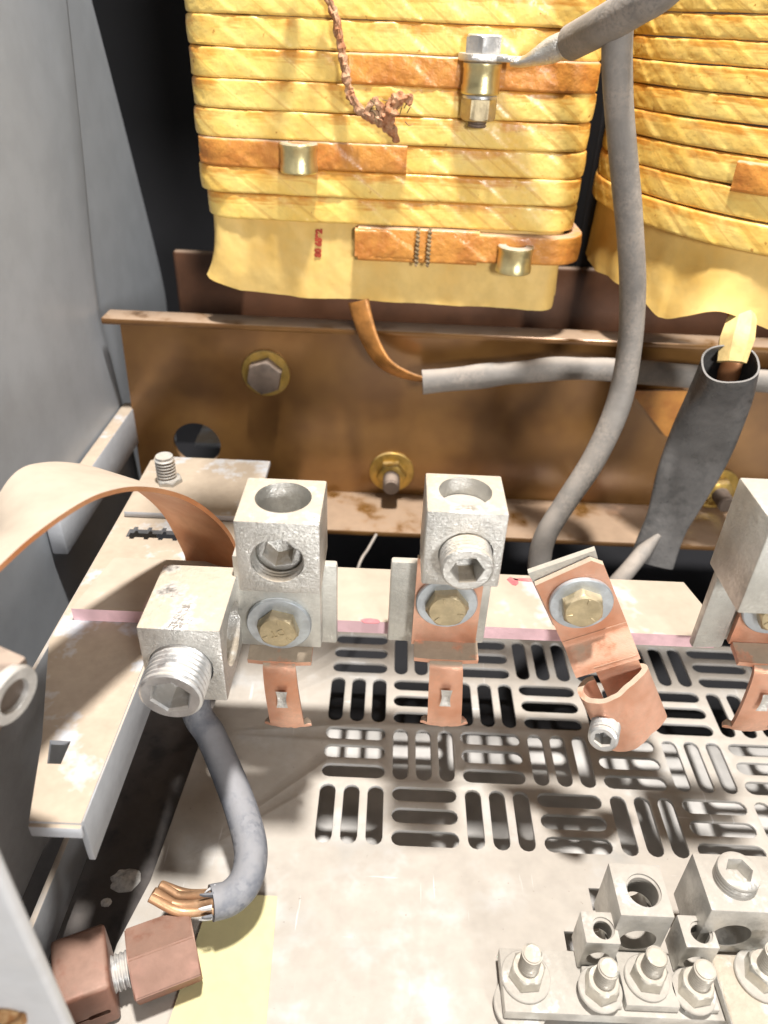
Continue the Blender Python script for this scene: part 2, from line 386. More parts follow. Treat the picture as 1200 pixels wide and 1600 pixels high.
tag(clump(166, 1410, 2.6, 2.2, 1.0, 4), 'small pale speck below the round light spot', 'light spot')
# left cabinet wall: flat panel, crease, set-back flange with a curved far edge
crease = [at(95, -90, X=-170), at(105, 0, X=-170), at(128, 240, X=-170), at(150, 480, X=-170), at(172, 570, X=-170), at(196, 660, X=-170), Vector((-170, 432, 30)), Vector((-170, 434, -14))]
edge = [at(118, -90, X=-182), at(143, 0, X=-182), at(205, 240, X=-182), at(252, 430, X=-182), at(262, 500, X=-182), at(268, 600, X=-182), Vector((-182, 560, 30)), Vector((-182, 562, -14))]
cz = catmull(crease, 8); ez = catmull(edge, 8); nn = len(cz)
def wallfn(u, v):
    i = int(round(v*(nn-1))); c = cz[i]; e = ez[i]
    if u <= .5: y = -60+(c.y+60)*u*2; return Vector((-170+1.5*noise.noise(Vector((y*.012, c.z*.01, 0))), y, c.z))
    t = (u-.5)*2; s = min(1, t/.18); p = c.lerp(e, t); p.x = -170 - 9*s*s*(3-2*s) - 3*t; return p
b = sheet(wallfn, 60, nn-1); 
_p = at(106, 846, X=-169.6)
wl = part('wall_left', b, 'wall_grey', base=(-170, 200, 0), smooth=1.2); tag(wl, kind='structure')
part('slot', box(-170, -168.6, _p.y-1.4, _p.y+1.4, _p.z-3.2, _p.z+3.2, .5), 'wall_dark', wl)
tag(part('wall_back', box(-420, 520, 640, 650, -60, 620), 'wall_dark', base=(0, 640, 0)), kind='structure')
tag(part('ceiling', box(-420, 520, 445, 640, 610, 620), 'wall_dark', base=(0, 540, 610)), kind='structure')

# lower sill along the left side
t = thing('base_sill', (-140, 160, 0), 'grey painted steel sill running along the left edge of the floor plate', 'sill')
part('sill_face', box(-122, -119.3, 30, 330, -6, 19, .8), 'rail_grey', t)
part('upper_panel', box(-128.6, -126.8, 28, 335, 20.6, 89.2, .6), 'rail_grey', t)

# ledge the insulating board rests on
def P2(x, y, Z=92): p = at(x, y, Z=Z); return (p.x, p.y)
outl = [(-86.3, 130), (-87.5, 262), (-66, 262), (-66, 345), (-127, 345), (-126, 205), (-110.2, 160), (-101.8, 130)]
hole = [(-107.4, 159.5), (-104.6, 150.3), (-100.2, 150.4), (-100.4, 159.4)]
comb = []
x0, y0 = -118.5, 276.5
for k in range(5):
    xx = x0+k*6.6
    comb += [(xx, y0+4.2), (xx+1.6, y0+4.2), (xx+1.8, y0+6.2), (xx+3.6, y0+6.2), (xx+3.8, y0+4.2), (xx+6.6, y0+4.2)]
comb += [(xx+6.6, y0-2)]
for k in range(4, -1, -1):
    xx = x0+k*6.6; comb += [(xx+4.2, y0-2), (xx+4, y0-3.4), (xx+2, y0-3.4), (xx+1.8, y0-2)]
comb += [(x0, y0-2)]
t = thing('ledge_rail', (-100, 230, 90), 'dusty grey steel ledge with square hole, along the left wall', 'rail')
part('ledge_top', plate2d(outl, [hole, comb], 2.2, Matrix.Translation((0, 0, 90.9))), 'rail_top', t)
part('front_lip', box(-101.9, -86.2, 128.6, 130.2, 86.2, 91.2, .5), 'rail_top', t)
part('side_web', box(-88.2, -86.0, 131, 262, 71, 91.4, .4), 'rail_grey', t)
part('back_step', box(-124, -62, 290, 344, 92.3, 95.5, .7), 'rail_top', t)
# upstand against the wall
part('wall_upstand', box(-169, -161, 300, 428, 60, 85, .8), 'rail_top', t)
# rivet heads
p = at(197, 903, Z=92); part('screw_head', lathe([(5.2, 0), (5, 1.6), (3.4, 3), (.05, 3.2)], 24), 'rail_top', t, matrix=Matrix.Translation((p.x, p.y, 92)))

# threaded stud on the ledge
p = at(262, 752, Z=95.5)
t = thing('threaded_stud', (p.x, p.y, 95.5), 'upright threaded stud with nut on the dusty ledge in front of the brown beam', 'stud')
part('stud', lathe([(.05, 0)]+threads(5, 0, 13.5, 1.7, .8)+[(4.2, 14.8), (.05, 15)], 32), 'zinc', t, matrix=Matrix.Translation((p.x, p.y, 95.5)))
part('nut', hexprism(11.5, 2.6), 'lug_dusty', t, matrix=Matrix.Translation((p.x+1, p.y, 95.4)))

# front post lower left
p0 = at(0, 1320, Y=78); p1 = at(105, 1600, Y=78); xe = (p0.x+p1.x)/2
t = thing('front_post', (xe-30, 78, 0), 'pale grey cabinet post in the near lower left corner with a rusty screw', 'post')
part('post_body', box(xe-90, xe, 76, 79.5, -60, p0.z+70, 1.2, 3), 'post_grey', t)
part('post_return', box(xe-90, xe-86.5, 79.5, 130, -60, p0.z+70, .4), 'post_grey', t)
q = at(14, 1588, Y=76)
part('rusty_screw', join(lathe([(4.2, 0), (4.4, .5), (3, 1.6), (.05, 2)], 20), tf(box(-1, 5, -.8, .8, 0, 2.3, .3), Matrix.Rotation(.5, 4, 'Z'))), 'rust', t, matrix=frame((q.x, 76.0, q.z), (0,-1,0)))

# ------------------------------------------------------------------ coils
def coil_path_rect(x0, x1, yf, yb, r, step):
    """front U of a rounded rectangle, from the left back corner round to the right back corner"""
    pts = []; d = yb-yf-r
    n = 14
    for i in range(n): pts.append((Vector((x0, yb-d*i/n, 0)), Vector((-1, 0, 0))))
    k = 18
    for i in range(k): a = math.pi+math.pi/2*i/k; c = Vector((x0+r, yf+r, 0)); nrm = Vector((math.cos(a), math.sin(a), 0)); pts.append((c+nrm*r, nrm))
    L = x1-x0-2*r; n2 = int(L/step)
    for i in range(n2): pts.append((Vector((x0+r+L*i/n2, yf, 0)), Vector((0, -1, 0))))
    for i in range(k): a = 1.5*math.pi+math.pi/2*i/k; c = Vector((x1-r, yf+r, 0)); nrm = Vector((math.cos(a), math.sin(a), 0)); pts.append((c+nrm*r, nrm))
    for i in range(n+1): pts.append((Vector((x1, yf+r+d*i/n, 0)), Vector((1, 0, 0))))
    return pts
def coil_path_ell(cx, cy, rx, ry, a0, a1, n):
    pts = []
    for i in range(n+1):
        a = a0+(a1-a0)*i/n; p = Vector((cx+rx*math.cos(a), cy+ry*math.sin(a), 0)); nrm = Vector((math.cos(a)/rx, math.sin(a)/ry, 0)).normalized(); pts.append((p, nrm))
    return pts
def turn(path, z0, h, seed, off=0, zfn=None, rough=.8, pitch=21.0, taper=0):
    """one wrapped turn: rounded section with overlapping diagonal tape edges"""
    b = new(); uvl = b.loops.layers.uv.new('UVMap'); rs = random.Random(seed); ph = rs.random()*50
    prof = []; T = 7.0; r = 1.35        # section outline, (out, z) from bottom inner round front to top inner
    for a in range(-90, 1, 15): prof.append((-r+r*math.cos(math.radians(a)), r+r*math.sin(math.radians(a))))
    for k in range(1, 8): prof.append(((.15*math.sin(math.pi*k/8)), r+(h-2*r)*k/8))
    for a in range(0, 91, 15): prof.append((-r+r*math.cos(math.radians(a)), h-r+r*math.sin(math.radians(a))))
    prof = [(-T, 0)]+prof+[(-T, h)]
    s = 0; rows = []; us = []; wr = {}
    def ang(k):
        if k not in wr: q = random.Random(seed*1000+k); wr[k] = (q.uniform(.9, 2.2), q.uniform(.25, .75), q.uniform(-5, 5))
        return wr[k]
    for i, (p, nrm) in enumerate(path):
        if i: s += (p-path[i-1][0]).length
        us.append(s); row = []
        for (o, z) in prof:
            w = (s+ph+z*1.35)/pitch; k = math.floor(w); fr = w-k; sl, am, _ = ang(k)
            saw = am*(fr**1.5)*(1 if fr < .965 else (1-fr)/.035)
            q = Vector((p.x*.05, z*.12+z0*.3, seed))
            o2 = o + off + rough*(saw*.75 + .30*noise.noise(q) + .20*noise.noise(q*4.3+Vector((s*.11, 0, 0)))) if o > -T+.1 else o+off
            crease = abs(((s*1.0+z*1.7+ph*3+2.5*noise.noise(Vector((s*.03, z0, 3)))) % 23.0)-11.5)
            if o > -T+.1 and crease < .8: o2 -= .22*(1-crease/.8)
            zz = z0+z+(zfn(s) if zfn else 0)+.35*noise.noise(Vector((s*.035, z0*.7+z*.02, 9)))
            row.append(b.verts.new((p.x+nrm.x*o2, p.y+nrm.y*o2, zz)))
        rows.append(row)
    n = len(prof)
    for i in range(len(rows)-1):
        for j in range(n-1):
            f = b.faces.new((rows[i][j], rows[i+1][j], rows[i+1][j+1], rows[i][j+1]))
            for lp, (a, c) in zip(f.loops, ((i,j),(i+1,j),(i+1,j+1),(i,j+1))): lp[uvl].uv = (us[a]*.001+seed*.37, prof[c][1]/h)
    return b
CX0, CX1, CY, PITCHZ, CZ = -102.5, 94.5, 400.0, 12.62, 205.8
pathL = coil_path_rect(CX0, CX1, CY, 560, 17, .8)
coil = thing('coil_winding', (-4, 480, CZ-38), 'large yellow taped winding with flat front and brass bushings, left of the grey cable', 'coil')
for k in range(11):
    dx = random.uniform(-.6, .6); pk = [(p+Vector((dx, random.Random(k).uniform(-.5,.5), 0)), n) for p, n in pathL]
    if k == 0: pk = coil_path_rect(CX0+2.5, CX1-.5, CY+.3, 560, 17, .8)
    part('winding_turn', turn(pk, CZ+PITCHZ*k, PITCHZ-.2, 11+k), 'tape', coil, smooth=1.0)
def sub_path(xa, xb, off=0, wrapl=False, wrapr=False):
    pts = [(p, n) for p, n in pathL if (xa <= p.x <= xb and n.y < -.02)]
    return pts
# darker varnished bandages round three turns
part('bandage', turn(sub_path(-99.5, 4), CZ+PITCHZ*2-.2, PITCHZ+.2, 41, off=.9, rough=1.3, pitch=26), 'tape_orange', coil, smooth=1.0)
part('bandage', turn(sub_path(-26, 91.5), CZ+PITCHZ*5-.2, PITCHZ+.2, 47, off=.9, rough=1.3, pitch=30), 'tape_orange', coil, smooth=1.0)
pb = [(p+Vector((3.5 if p.x > 60 else 0, -1.5, 0)), n) for p, n in pathL if p.x > -22 and (n.y < -.02 or p.y < 440)]
part('bandage', turn(pb, CZ-16, 14.5, 53, off=1.2, rough=1.2, pitch=34), 'tape_orange', coil, smooth=1.0)
part('bandage', turn([(p, n) for p, n in pathL if -20 < p.x < 43 and n.y < -.9], CZ-17.5, 17, 54, off=2.6, rough=.9, pitch=60), 'tape_orange', coil, smooth=1.0)

# paper skirt below the turns
def skirt(u, v):
    # u along front, v down
    xs = -97+u*186; z = CZ+3-v*(40.5 - 3.0*u*0)
    r = 10; y = CY+3.2
    if xs < -97+r: y += r-math.sqrt(max(0, r*r-(-97+r-xs)**2))
    if xs > 89-r: y += r-math.sqrt(max(0, r*r-(xs-(89-r))**2))
    fl = .7*max(0, 1-u/.07); 
    xx = xs - 9*fl*v**3 ; y -= 6*fl*v**2*.6
    zz = z + 6*fl*v*v*1.2
    q = Vector((xs*.035, z*.03, 1)); y += 2.0*noise.noise(q)*v + 1.0*noise.noise(Vector((xs*.12, z*.05, 4))) + .35*noise.noise(Vector((xs*.4+z*.2, z*.25, 2)))
    zz += 1.2*noise.noise(Vector((xs*.03, 0, 5)))*v - 3.6*v*math.sin(min(1, u*1.15)*math.pi*.56)
    return Vector((xx, y, zz))
part('paper_skirt', sheet(skirt, 110, 22, .5), 'paper', coil, smooth=1.2)
def skirt_side(s):
    def fn(u, v):
        x = (-97 if s < 0 else 89); y = CY+13+u*120; z = CZ+3-v*39
        return Vector((x+1.2*noise.noise(Vector((y*.03, z*.03, 2))), y, z))
    return fn
part('paper_side', sheet(skirt_side(-1), 30, 8, .5), 'paper', coil, smooth=1.2)
part('paper_side', sheet(skirt_side(1), 30, 8, .5), 'paper', coil, smooth=1.2)
# red stamp on the paper, read vertically
def text_bm(s, size, ext, off=0):
    cd = bpy.data.curves.new('t', 'FONT'); cd.body = s; cd.size = size; cd.extrude = ext; cd.align_x = 'CENTER'; cd.align_y = 'CENTER'; cd.resolution_u = 3; cd.offset = off
    o = bpy.data.objects.new('t', cd); COL.objects.link(o); dg = bpy.context.evaluated_depsgraph_get(); me = bpy.data.meshes.new_from_object(o.evaluated_get(dg))
    r = new(); r.from_mesh(me); bpy.data.meshes.remove(me); bpy.data.objects.remove(o); bpy.data.curves.remove(cd); return r
p = at(498, 380, Y=402)
part('red_stamp', text_bm('80 6592', 4.4, .12, .34), 'red_ink', coil, matrix=frame((p.x, 402.0, p.z), (0,-1,0), (.06,0,1)))
# string ties on the lower bandage
for xx in (652, 670):
    p = at(xx, 385, Y=396)
    def tw(i): a = i*1.25; return Vector((p.x+.5*math.cos(a), 394.9+.35*math.sin(a), CZ+.6-i*.42))
    for ph in (0, 1.6):
        part('string_tie', tube([tw(i+ph) for i in range(0, 44, 1)], .75, 8, 2), 'string', coil)
# brass bushings
def bushing(px, py, Y, h=13.5, r=9.3):
    p = at(px, py, Y=Y); prof = [(4, 0), (r-.5, 0), (r, .6), (r, 3.2), (r-.4, 4.2), (r-.4, h-3), (r, h-2.2), (r, h-.6), (r-.5, h), (5.2, h), (5.0, h-7), (.05, h-7)]
    part('bushing', lathe(prof, 48, cap=False), 'brass', coil, matrix=Matrix.Translation((p.x, Y, p.z-h/2)))
    return p
bushing(467, 246, 397.5); bushing(804, 404, 396)
pB = bushing(752, 122, 396.5, 13, 9.0)
# bar added out of view to shade the floor plate; leads shade the winding
t = thing('shade_bar', (60, 262, 400), 'unseen bar added above the winding fronts to shade the floor plate', 'bar')
part('bar', box(-62, 300, 245, 268, 400, 406, 1), 'board_pink', t)
t = thing('upper_lead', (-45, 392, 316), 'grey lead coming down in front of the left winding from above', 'cable')
part('jacket', tube([Vector((-48, 391, 318)), Vector((-47, 380, 345)), Vector((-45, 365, 385)), Vector((-44, 330, 420)), Vector((-40, 270, 430))], 3.6, 16, 8), 'rubber', t)
t = thing('upper_lead', (-33, 392, 316), 'thin grey lead beside the first one in front of the left winding', 'cable')
part('jacket', tube([Vector((-34, 391, 318)), Vector((-33, 381, 345)), Vector((-31, 366, 385)), Vector((-30, 330, 425)), Vector((-26, 270, 432))], 1.8, 12, 8), 'rubber', t)
# frayed cord hanging down the winding
t = thing('frayed_cord', (-12, 395, 236), 'frayed brown cord hanging down the front of the left winding', 'cord')
cp = [at(505, -20, Y=394), at(525, 30, Y=394), at(534, 80, Y=393.5), at(541, 120, Y=393), at(548, 150, Y=392.5), at(563, 172, Y=392), at(580, 181, Y=391), at(600, 190, Y=390), at(613, 205, Y=391), at(621, 222, Y=393)]
part('strand', tube(cp, [1.6,1.8,1.7,2.0,1.8,2.3,2.2,2.6,2.4,.9], 12, 10, wob=1.6, sc=.45), 'cord', t)
part('strand', tube([p+Vector((.8, -.8, .3)) for p in cp[:8]], [.8,.9,.8,1,.9,1.2,1.3,.6], 8, 10, wob=1.0, sc=.6), 'cord', t)
part('frayed_knot', tube([at(603, 196, Y=390), at(609, 178, Y=389), at(614, 164, Y=388.5), at(624, 155, Y=388.5), at(636, 153, Y=389), at(643, 160, Y=391)], [2.6,3.0,3.2,2.9,2.2,1.0], 12, 8, wob=2.6, sc=.4), 'cord', t)
part('frayed_knot', tube([at(574, 178, Y=390), at(579, 163, Y=389.5), at(586, 158, Y=389), at(596, 172, Y=389), at(604, 186, Y=389)], [2.0,1.6,1.4,2.0,1.8], 10, 8, wob=1.8, sc=.5), 'cord', t)
for i in range(16):
    s = at(random.uniform(570, 640), random.uniform(155, 200), Y=389)
    e = s+Vector((random.uniform(-6, 6), random.uniform(-2, 2), random.uniform(-4, 5)))
    part('fibre', tube([s, (s+e)/2+Vector((random.uniform(-1.5,1.5), -1, random.uniform(-1.5,1.5))), e], [.3,.22,.1], 5, 4), 'string', t)

# right winding: rounded
cR = thing('coil_winding', (225, 440, 168), 'yellow tape-wrapped winding with rounded side and frilled paper skirt, right of the grey cable', 'coil')
ELL = (232, 446, 120, 113)
def pathR(dr=0): return coil_path_ell(ELL[0], ELL[1], ELL[2]+dr, ELL[3]+dr, math.radians(150), math.radians(300), 330)
zr = [213.5, 226.5, 239.0, 251.3, 262.6, 273.2, 283.2, 292.8, 302.2, 311.8, 321.4, 331.0]
for k in range(len(zr)-1):
    h = zr[k+1]-zr[k]
    sag = (lambda s, k=k: -3.0*max(0, 1-k/4)*(.5-.5*math.cos(min(1, max(0, (s-90)/120))*math.pi)))
    part('winding_turn', turn(pathR(random.uniform(-.8, .8)), zr[k], h-.35, 71+k, zfn=sag, rough=.75, pitch=19), 'tape', cR, smooth=1.0)
pr = [q for q in pathR(.9) if q[0].x > at(1168, 280, Y=352).x-2]
part('bandage', turn(pr, zr[2]-3.2, 12.6, 91, off=.6, rough=1.3, pitch=26), 'tape_orange', cR, smooth=1.0)
PR = pathR(-4); nPR = len(PR)-1
def skR(u, v):
    p, n = PR[int(round(u*nPR))]; z = 216 - v*36
    f = max(0, math.sin((u-.42)/.22*math.pi)) if .42 < u < .64 else 0
    q = Vector((p.x*.03, p.y*.03, z*.02)); o = 1.6*noise.noise(q)*v + 9*v*v*math.exp(-((u-.53)/.05)**2) + 1.4*v*noise.noise(Vector((u*22, v*2, 7))) + (3.5 if u < .45 else 0)*v*v*.4
    return Vector((p.x+n.x*o, p.y+n.y*o, z - v*8*math.exp(-((u-.455)/.045)**2) + v*5*math.exp(-((u-.555)/.04)**2) + 1.2*noise.noise(Vector((u*18, 0, 3)))*v - 3*(.5-.5*math.cos(min(1, max(0, u-.3)/.5)*math.pi))))
part('paper_skirt', sheet(skR, nPR//2, 22, .5), 'paper', cR, smooth=1.2)

# ------------------------------------------------------------------ brown clamp beam
bm_ = thing('clamp_beam', (30, 420, 29), 'brown varnished steel clamp beam with bolts, below the yellow windings', 'beam')
def hb(px, py): p = at(px, py, Y=420); return (p.x, p.z)
hx, hz = hb(308, 694)
ML = frame((0, 421.5, 0), (0, -1, 0), (1, 0, 0))   # local x->X, y->Z
web = plate2d([(-163, 29), (330, 29), (330, 146), (-160, 146)], [circle(hx, hz, 15.2, 48)], 3, ML)
part('web', web, 'brown_varnish', bm_)
part('lower_flange', box(-60, 330, 375, 420, 26.5, 30, .6), 'brown_varnish', bm_)
part('top_lip', box(-166.5, 330, 408, 424, 143.2, 147.2, 1.2), 'brown_varnish', bm_)
for i, (px, py, k) in enumerate(((416, 582, 0), (612, 736, 1), (1118, 762, 1))):
    x, z = hb(px, py)
    bo = part('bolt', washer(14.6, 6, 2.0), 'zinc_gold', bm_, matrix=frame((x, 419.9, z), (0, -1, 0)))
    if k == 0:
        part('hex_head', hexprism(19, 8), 'dark_steel', bo, matrix=frame((x, 418, z), (0, -1, 0), (1, 0, .35)))
    else:
        part('hex_nut', hexprism(17, 7), 'zinc_gold', bo, matrix=frame((x, 418, z), (0, -1, 0), (1, 0, .1)))
        part('bolt_end', lathe([(5.5, 0)]+threads(5.5, 0, 12, 1.6, .6)+[(4.6, 13), (.05, 13.1)], 28, cap=False), 'dark_steel', bo, matrix=frame((x, 411.5, z), (0, -1, 0)))
t = thing('rear_beam', (40, 500, 60), 'dark brown rear beam behind the clamp beam, showing under the left winding', 'beam')
pz = at(270, 392, Y=500)
part('rear_web', box(pz.x, 330, 498, 502, 60, pz.z+1, 2.5, 3), 'brown_plate', t)
part('rear_foot', box(-150, 120, 506, 600, 11, 15, 1), 'rail_top', t)
part('rear_flange', box(pz.x+8, 330, 470, 497.8, 96, 100, 1), 'brown_plate', t)
t = thing('core', (0, 540, -60), 'black laminated core behind the windings', 'core')
part('core_leg', box(-85, 80, 520, 600, -60, 330, 2), 'wall_dark', t)
part('core_leg', box(120, 330, 505, 600, -60, 330, 2), 'wall_dark', t)

# ------------------------------------------------------------------ cables behind
cab = thing('grey_cable', (105, 330, 30), 'long dusty grey cable hanging between the two windings down to the pink board', 'cable')
path = [at(985, -60, Y=352), at(966, 40, Y=356), at(965, 130, Y=358), at(973, 240, Y=360), at(983, 350, Y=360), at(989, 450, Y=358), at(984, 540, Y=354), at(967, 630, Y=348), at(931, 712, Y=340), at(884, 785, Y=330), at(852, 838, Y=322), at(843, 885, Y=316), at(852, 930, Y=312), at(880, 985, Y=312)]
part('jacket', tube(path, [6.2,6.2,6.2,6.1,6.1,6.2,6.2,6.1,6.0,6.0,6.2,6.2,6.0,6.0], 28, 10, wob=.5, sc=.03), 'rubber', cab)
# tap cable with crimped ring lug on the brass bushing
tc_ = thing('tap_cable', (pB.x, 390, pB.z), 'grey cable with crimped tin ring lug bolted on the left winding', 'cable')
part('jacket', tube([at(1120, -105, Y=325), at(1040, -22, Y=335), at(995, 8, Y=343), at(945, 38, Y=356), at(893, 66, Y=377)], [7.2,7.2,7.1,7.1,7.0], 28, 10), 'rubber', tc_)
lg = at(800, 100, Y=388)
def lugsect(a, t):
    k = min(1, max(0, (t-.30)/.35)); sx, sy = math.cos(a), math.sin(a); return (sx*(.55+.45*k), sy*(1.25-.25*k))
part('crimp_barrel', tube([at(800, 97, Y=391), at(820, 96, Y=389), at(845, 86, Y=385.5), at(872, 74, Y=381), at(893, 66, Y=378)], [3.6,4.4,5.2,5.4,5.2], 24, 8, sect=lugsect), 'tin_lug', tc_)
zt = pB.z+6.5
part('ring_tongue', join(lathe([(4, 0), (11, 0), (11.4, .5), (11.4, 2.4), (11, 3), (4, 3), (4, 0)], 48, cap=False), box(6, 17, -6, 6, .3, 2.7, .6)), 'tin_lug', tc_, matrix=Matrix.Translation((pB.x, 396.5, zt+.2)) @ Matrix.Rotation(-.55, 4, 'Z'))
part('hex_head', hexprism(15.5, 7.2), 'zinc', tc_, matrix=Matrix.Translation((pB.x, 396.5, zt+3.3)) @ Matrix.Rotation(.35, 4, 'Z'))
part('nut_washer', washer(8.2, 3, 1.6), 'zinc', tc_, matrix=Matrix.Translation((pB.x, 396.5, pB.z-6.6-1.7)))
part('lower_nut', tf(hexprism(14.5, 9), Matrix.Rotation(math.pi, 4, 'X')), 'zinc_yellow', tc_, matrix=Matrix.Translation((pB.x, 396.5, pB.z-8.4)))
part('bolt_end', lathe([(.05, 0)]+threads(4.6, 0, 3, 1.4, .5)+[(.05, 3)], 24), 'dark_steel', tc_, matrix=Matrix.Translation((pB.x, 396.5, pB.z-20.3)))

# horizontal dusty sleeve on a copper lead
hs = thing('sleeved_lead', (60, 400, 105), 'flat copper lead from the left winding running into a horizontal grey sleeve', 'lead')
part('copper_lead', tube([at(560, 470, Y=404), at(566, 495, Y=402), at(580, 535, Y=398), at(602, 568, Y=396), at(635, 586, Y=397), at(672, 594, Y=398.5), at(700, 594, Y=399)], [6.2,6.2,6.2,6.0,5.4,4.0,3.0], 24, 8, sect=lambda a, t: (math.cos(a)*.35, math.sin(a)*1.0), twist=lambda t: .2+1.1*t), 'copper_varnish', hs)
part('sleeve', hollow_tube([at(660, 597, Y=398), at(720, 592, Y=399), at(800, 583, Y=400), at(880, 576, Y=400), at(950, 578, Y=401), at(1040, 585, Y=402), at(1130, 592, Y=404), at(1260, 600, Y=404)], lambda t: 8.4-.9*t, .9, n=28, sub=10, sect=lambda a, t: (math.cos(a)*(.86), math.sin(a)*.62), wob=1.0, sc=.05), 'rubber', hs)
# black flattened sleeve hanging from the right winding
bs = thing('black_sleeve', (150, 350, 40), 'flattened black heat-shrink sleeve hanging from the right winding, open at its top', 'sleeve')
pp = [at(1142, 568, Y=333), at(1125, 622, Y=343), at(1096, 690, Y=347), at(1066, 760, Y=346), at(1040, 820, Y=343), at(1018, 880, Y=340)]
part('sleeve', hollow_tube(pp, lambda t: 12.4+4.6*math.sin(min(1, t*1.25)*math.pi)**1.2-.6*t, .9, n=36, sub=10,
     sect=lambda a, t: (math.copysign(abs(math.cos(a))**.8, math.cos(a))*(.92-.70*min(1, max(0, (t-.02)/.45))), math.copysign(abs(math.sin(a))**.8, math.sin(a))*1.0), twist=lambda t: .15+.2*t, wob=1.2, sc=.035), 'sleeve', bs)
part('conductor', tube([at(1150, 470, Y=360), at(1152, 520, Y=356), at(1146, 560, Y=341), at(1128, 625, Y=345)], [4, 5, 5.2, 4.5], 18, 6, sect=lambda a, t: (math.cos(a)*.5, math.sin(a)), twist=lambda t: .4, wob=1.0, sc=.2), 'copper_strap', bs)
part('yellow_tape', tube([at(1163, 468, Y=360), at(1157, 500, Y=352), at(1150, 530, Y=345), at(1142, 566, Y=339)], [2.5, 7.4, 8.6, 7.2], 7, 5, sect=lambda a, t: (math.cos(a)*.45, math.sin(a)), twist=lambda t: .5), 'paper_tab', bs, smooth=.3)
part('grey_wire', tube([at(1030, 835, Y=341), at(1005, 862, Y=338), at(975, 898, Y=326), at(930, 945, Y=312)], [1.5, 4.4, 4.6, 4.6], 20, 8), 'rubber', bs)
# thin wire in the dark under the beam
t = thing('thin_wire', (-20, 330, 0), 'thin pale wire in the dark gap under the brown beam', 'wire')
part('strand', tube([at(588, 835, Y=372), at(575, 858, Y=360), at(562, 880, Y=345), at(548, 930, Y=335)], .9, 8, 6), 'rubber', t)
t = thing('orange_board', (135, 405, 60), 'small orange insulating board behind the grey cable on the brown beam', 'board')
q = [at(985, 612, Y=414), at(1075, 612, Y=414), at(1072, 690, Y=414), at(1040, 682, Y=414)]
b = plate2d([(v.x, v.z) for v in q], [], 2, frame((0, 416, 0), (0,-1,0), (1,0,0)))
part('board', b, 'tape_orange', t)

# ------------------------------------------------------------------ copper strap arch
ph = math.radians(66); a_ = Vector((math.cos(ph), math.sin(ph), 0)); n_ = Vector((-math.sin(ph), math.cos(ph), 0)); Q = Vector((-60, 236, 0))
sz = [(-160, 93), (-156, 112), (-145, 136), (-128, 157), (-110, 169), (-92, 174.5), (-78, 176.5), (-64, 176.4), (-54, 174.2), (-44, 170), (-32, 162.3), (-20, 152), (-9, 139), (0, 124.5), (6, 108), (9, 98), (9.5, 93)]
pts = [Q+a_*s+Vector((0, 0, z)) for s, z in sz]
st = thing('copper_strap', (pts[0].x, pts[0].y, 94), 'wide dusty copper strap arching over the ledge at the left wall', 'strap')
CS = catmull(pts, 8); NS = len(CS)
def strap_fn(u, v):
    p = CS[int(round(u*(NS-1)))]; s_ = (p-Q).dot(a_); q = p+n_*32*v
    if s_ < -54: q.z -= v*v*min(22, .03*(s_+54)**2)
    return q
b = sheet(strap_fn, NS-1, 8); b.normal_update(); bmesh.ops.solidify(b, geom=list(b.faces), thickness=1.6)
part('strap', b, 'copper_strap', st, smooth=1.0)

# clamp stub at left edge
t = thing('clamp_stub', (-125, 120, 60), 'dark square clamp end with pale threaded ring at the left picture edge', 'clamp')
e = at(22, 1088, Y=124); d = Vector((1, -.35, -.12)).normalized()
part('stub', tf(box(-7, 7, -7, 7, -40, 0, 1), frame(e-d*1.0, d, (0, 0, 1))), 'dark_steel', t)
part('thread_ring', lathe([(3.9, -6), (4.2, -1), (4.7, .4), (7.4, .5), (7.8, 0), (7.8, -2), (3.9, -6)], 40, cap=False), 'zinc', t, matrix=frame(e-d*.2, d))

# ------------------------------------------------------------------ insulating board
br = thing('insulating_board', (7, 234, 92), 'dust-covered board with pink front edge carrying the row of lugs', 'board')
def bd(x0, x1):
    return plate2d([(x0, 217.4), (x1, 217.4), (x1-1.5, 232), (x1+1, 233), (x1-3, 251), (x0+6, 251)], [], 6, Matrix.Translation((0, 0, 95.1)))
part('board', bd(-121, 133), 'board_pink', br)
for (px, py, w, h) in ((822, 906, 6, 1.6), (803, 908, 3, 3), (576, 970, 4.5, 1.6)):
    p = at(px, py, Z=98.2)
    part('red_mark', plate2d([(p.x+w*math.cos(k*.7)*random.uniform(.6, 1.1), p.y+h*math.sin(k*.7)*random.uniform(.6, 1.1)) for k in range(9)], [], .2, Matrix.Translation((0, 0, 98.15))), 'red_mark', br)

# ------------------------------------------------------------------ lugs
def cyl_cut(loc, d, r, L, n=40): return tf(lathe([(r, -L/2), (r, L/2)], n), frame(loc, d))
def hex_bolt(parent, loc, d, roll, r_w=11.4, af=14.3, hm='zinc_yellow', wm='washer_zinc', text=None):
    d = Vector(d).normalized(); loc = Vector(loc)
    w = part('washer', washer(r_w, 4.6, 1.9), wm, parent, matrix=frame(loc, d))
    M = frame(loc+d*1.9, d, Matrix.Rotation(roll, 3, 'Y') @ Vector((1, 0, 0)))
    h = part('bolt_head', hexprism(af*.95, 4.2), hm, parent, matrix=M)
    for k in range(3):
        a = math.radians(100+120*k)
        part('grade_mark', box(3.9, 6.1, -.35, .35, 4.0, 4.5, .12), hm, h, matrix=M @ Matrix.Rotation(a, 4, 'Z'))
    if text: part('raised_letters', text_bm(text, 4.2, .3), hm, h, matrix=M @ Matrix.Translation((0, 0, 4.2)) @ Matrix.Rotation(math.radians(215), 4, 'Z'))
    return h
def rough_box(x0, x1, y0, y1, z0, z1, bev=.7): return box(x0, x1, y0, y1, z0, z1, bev, 2)
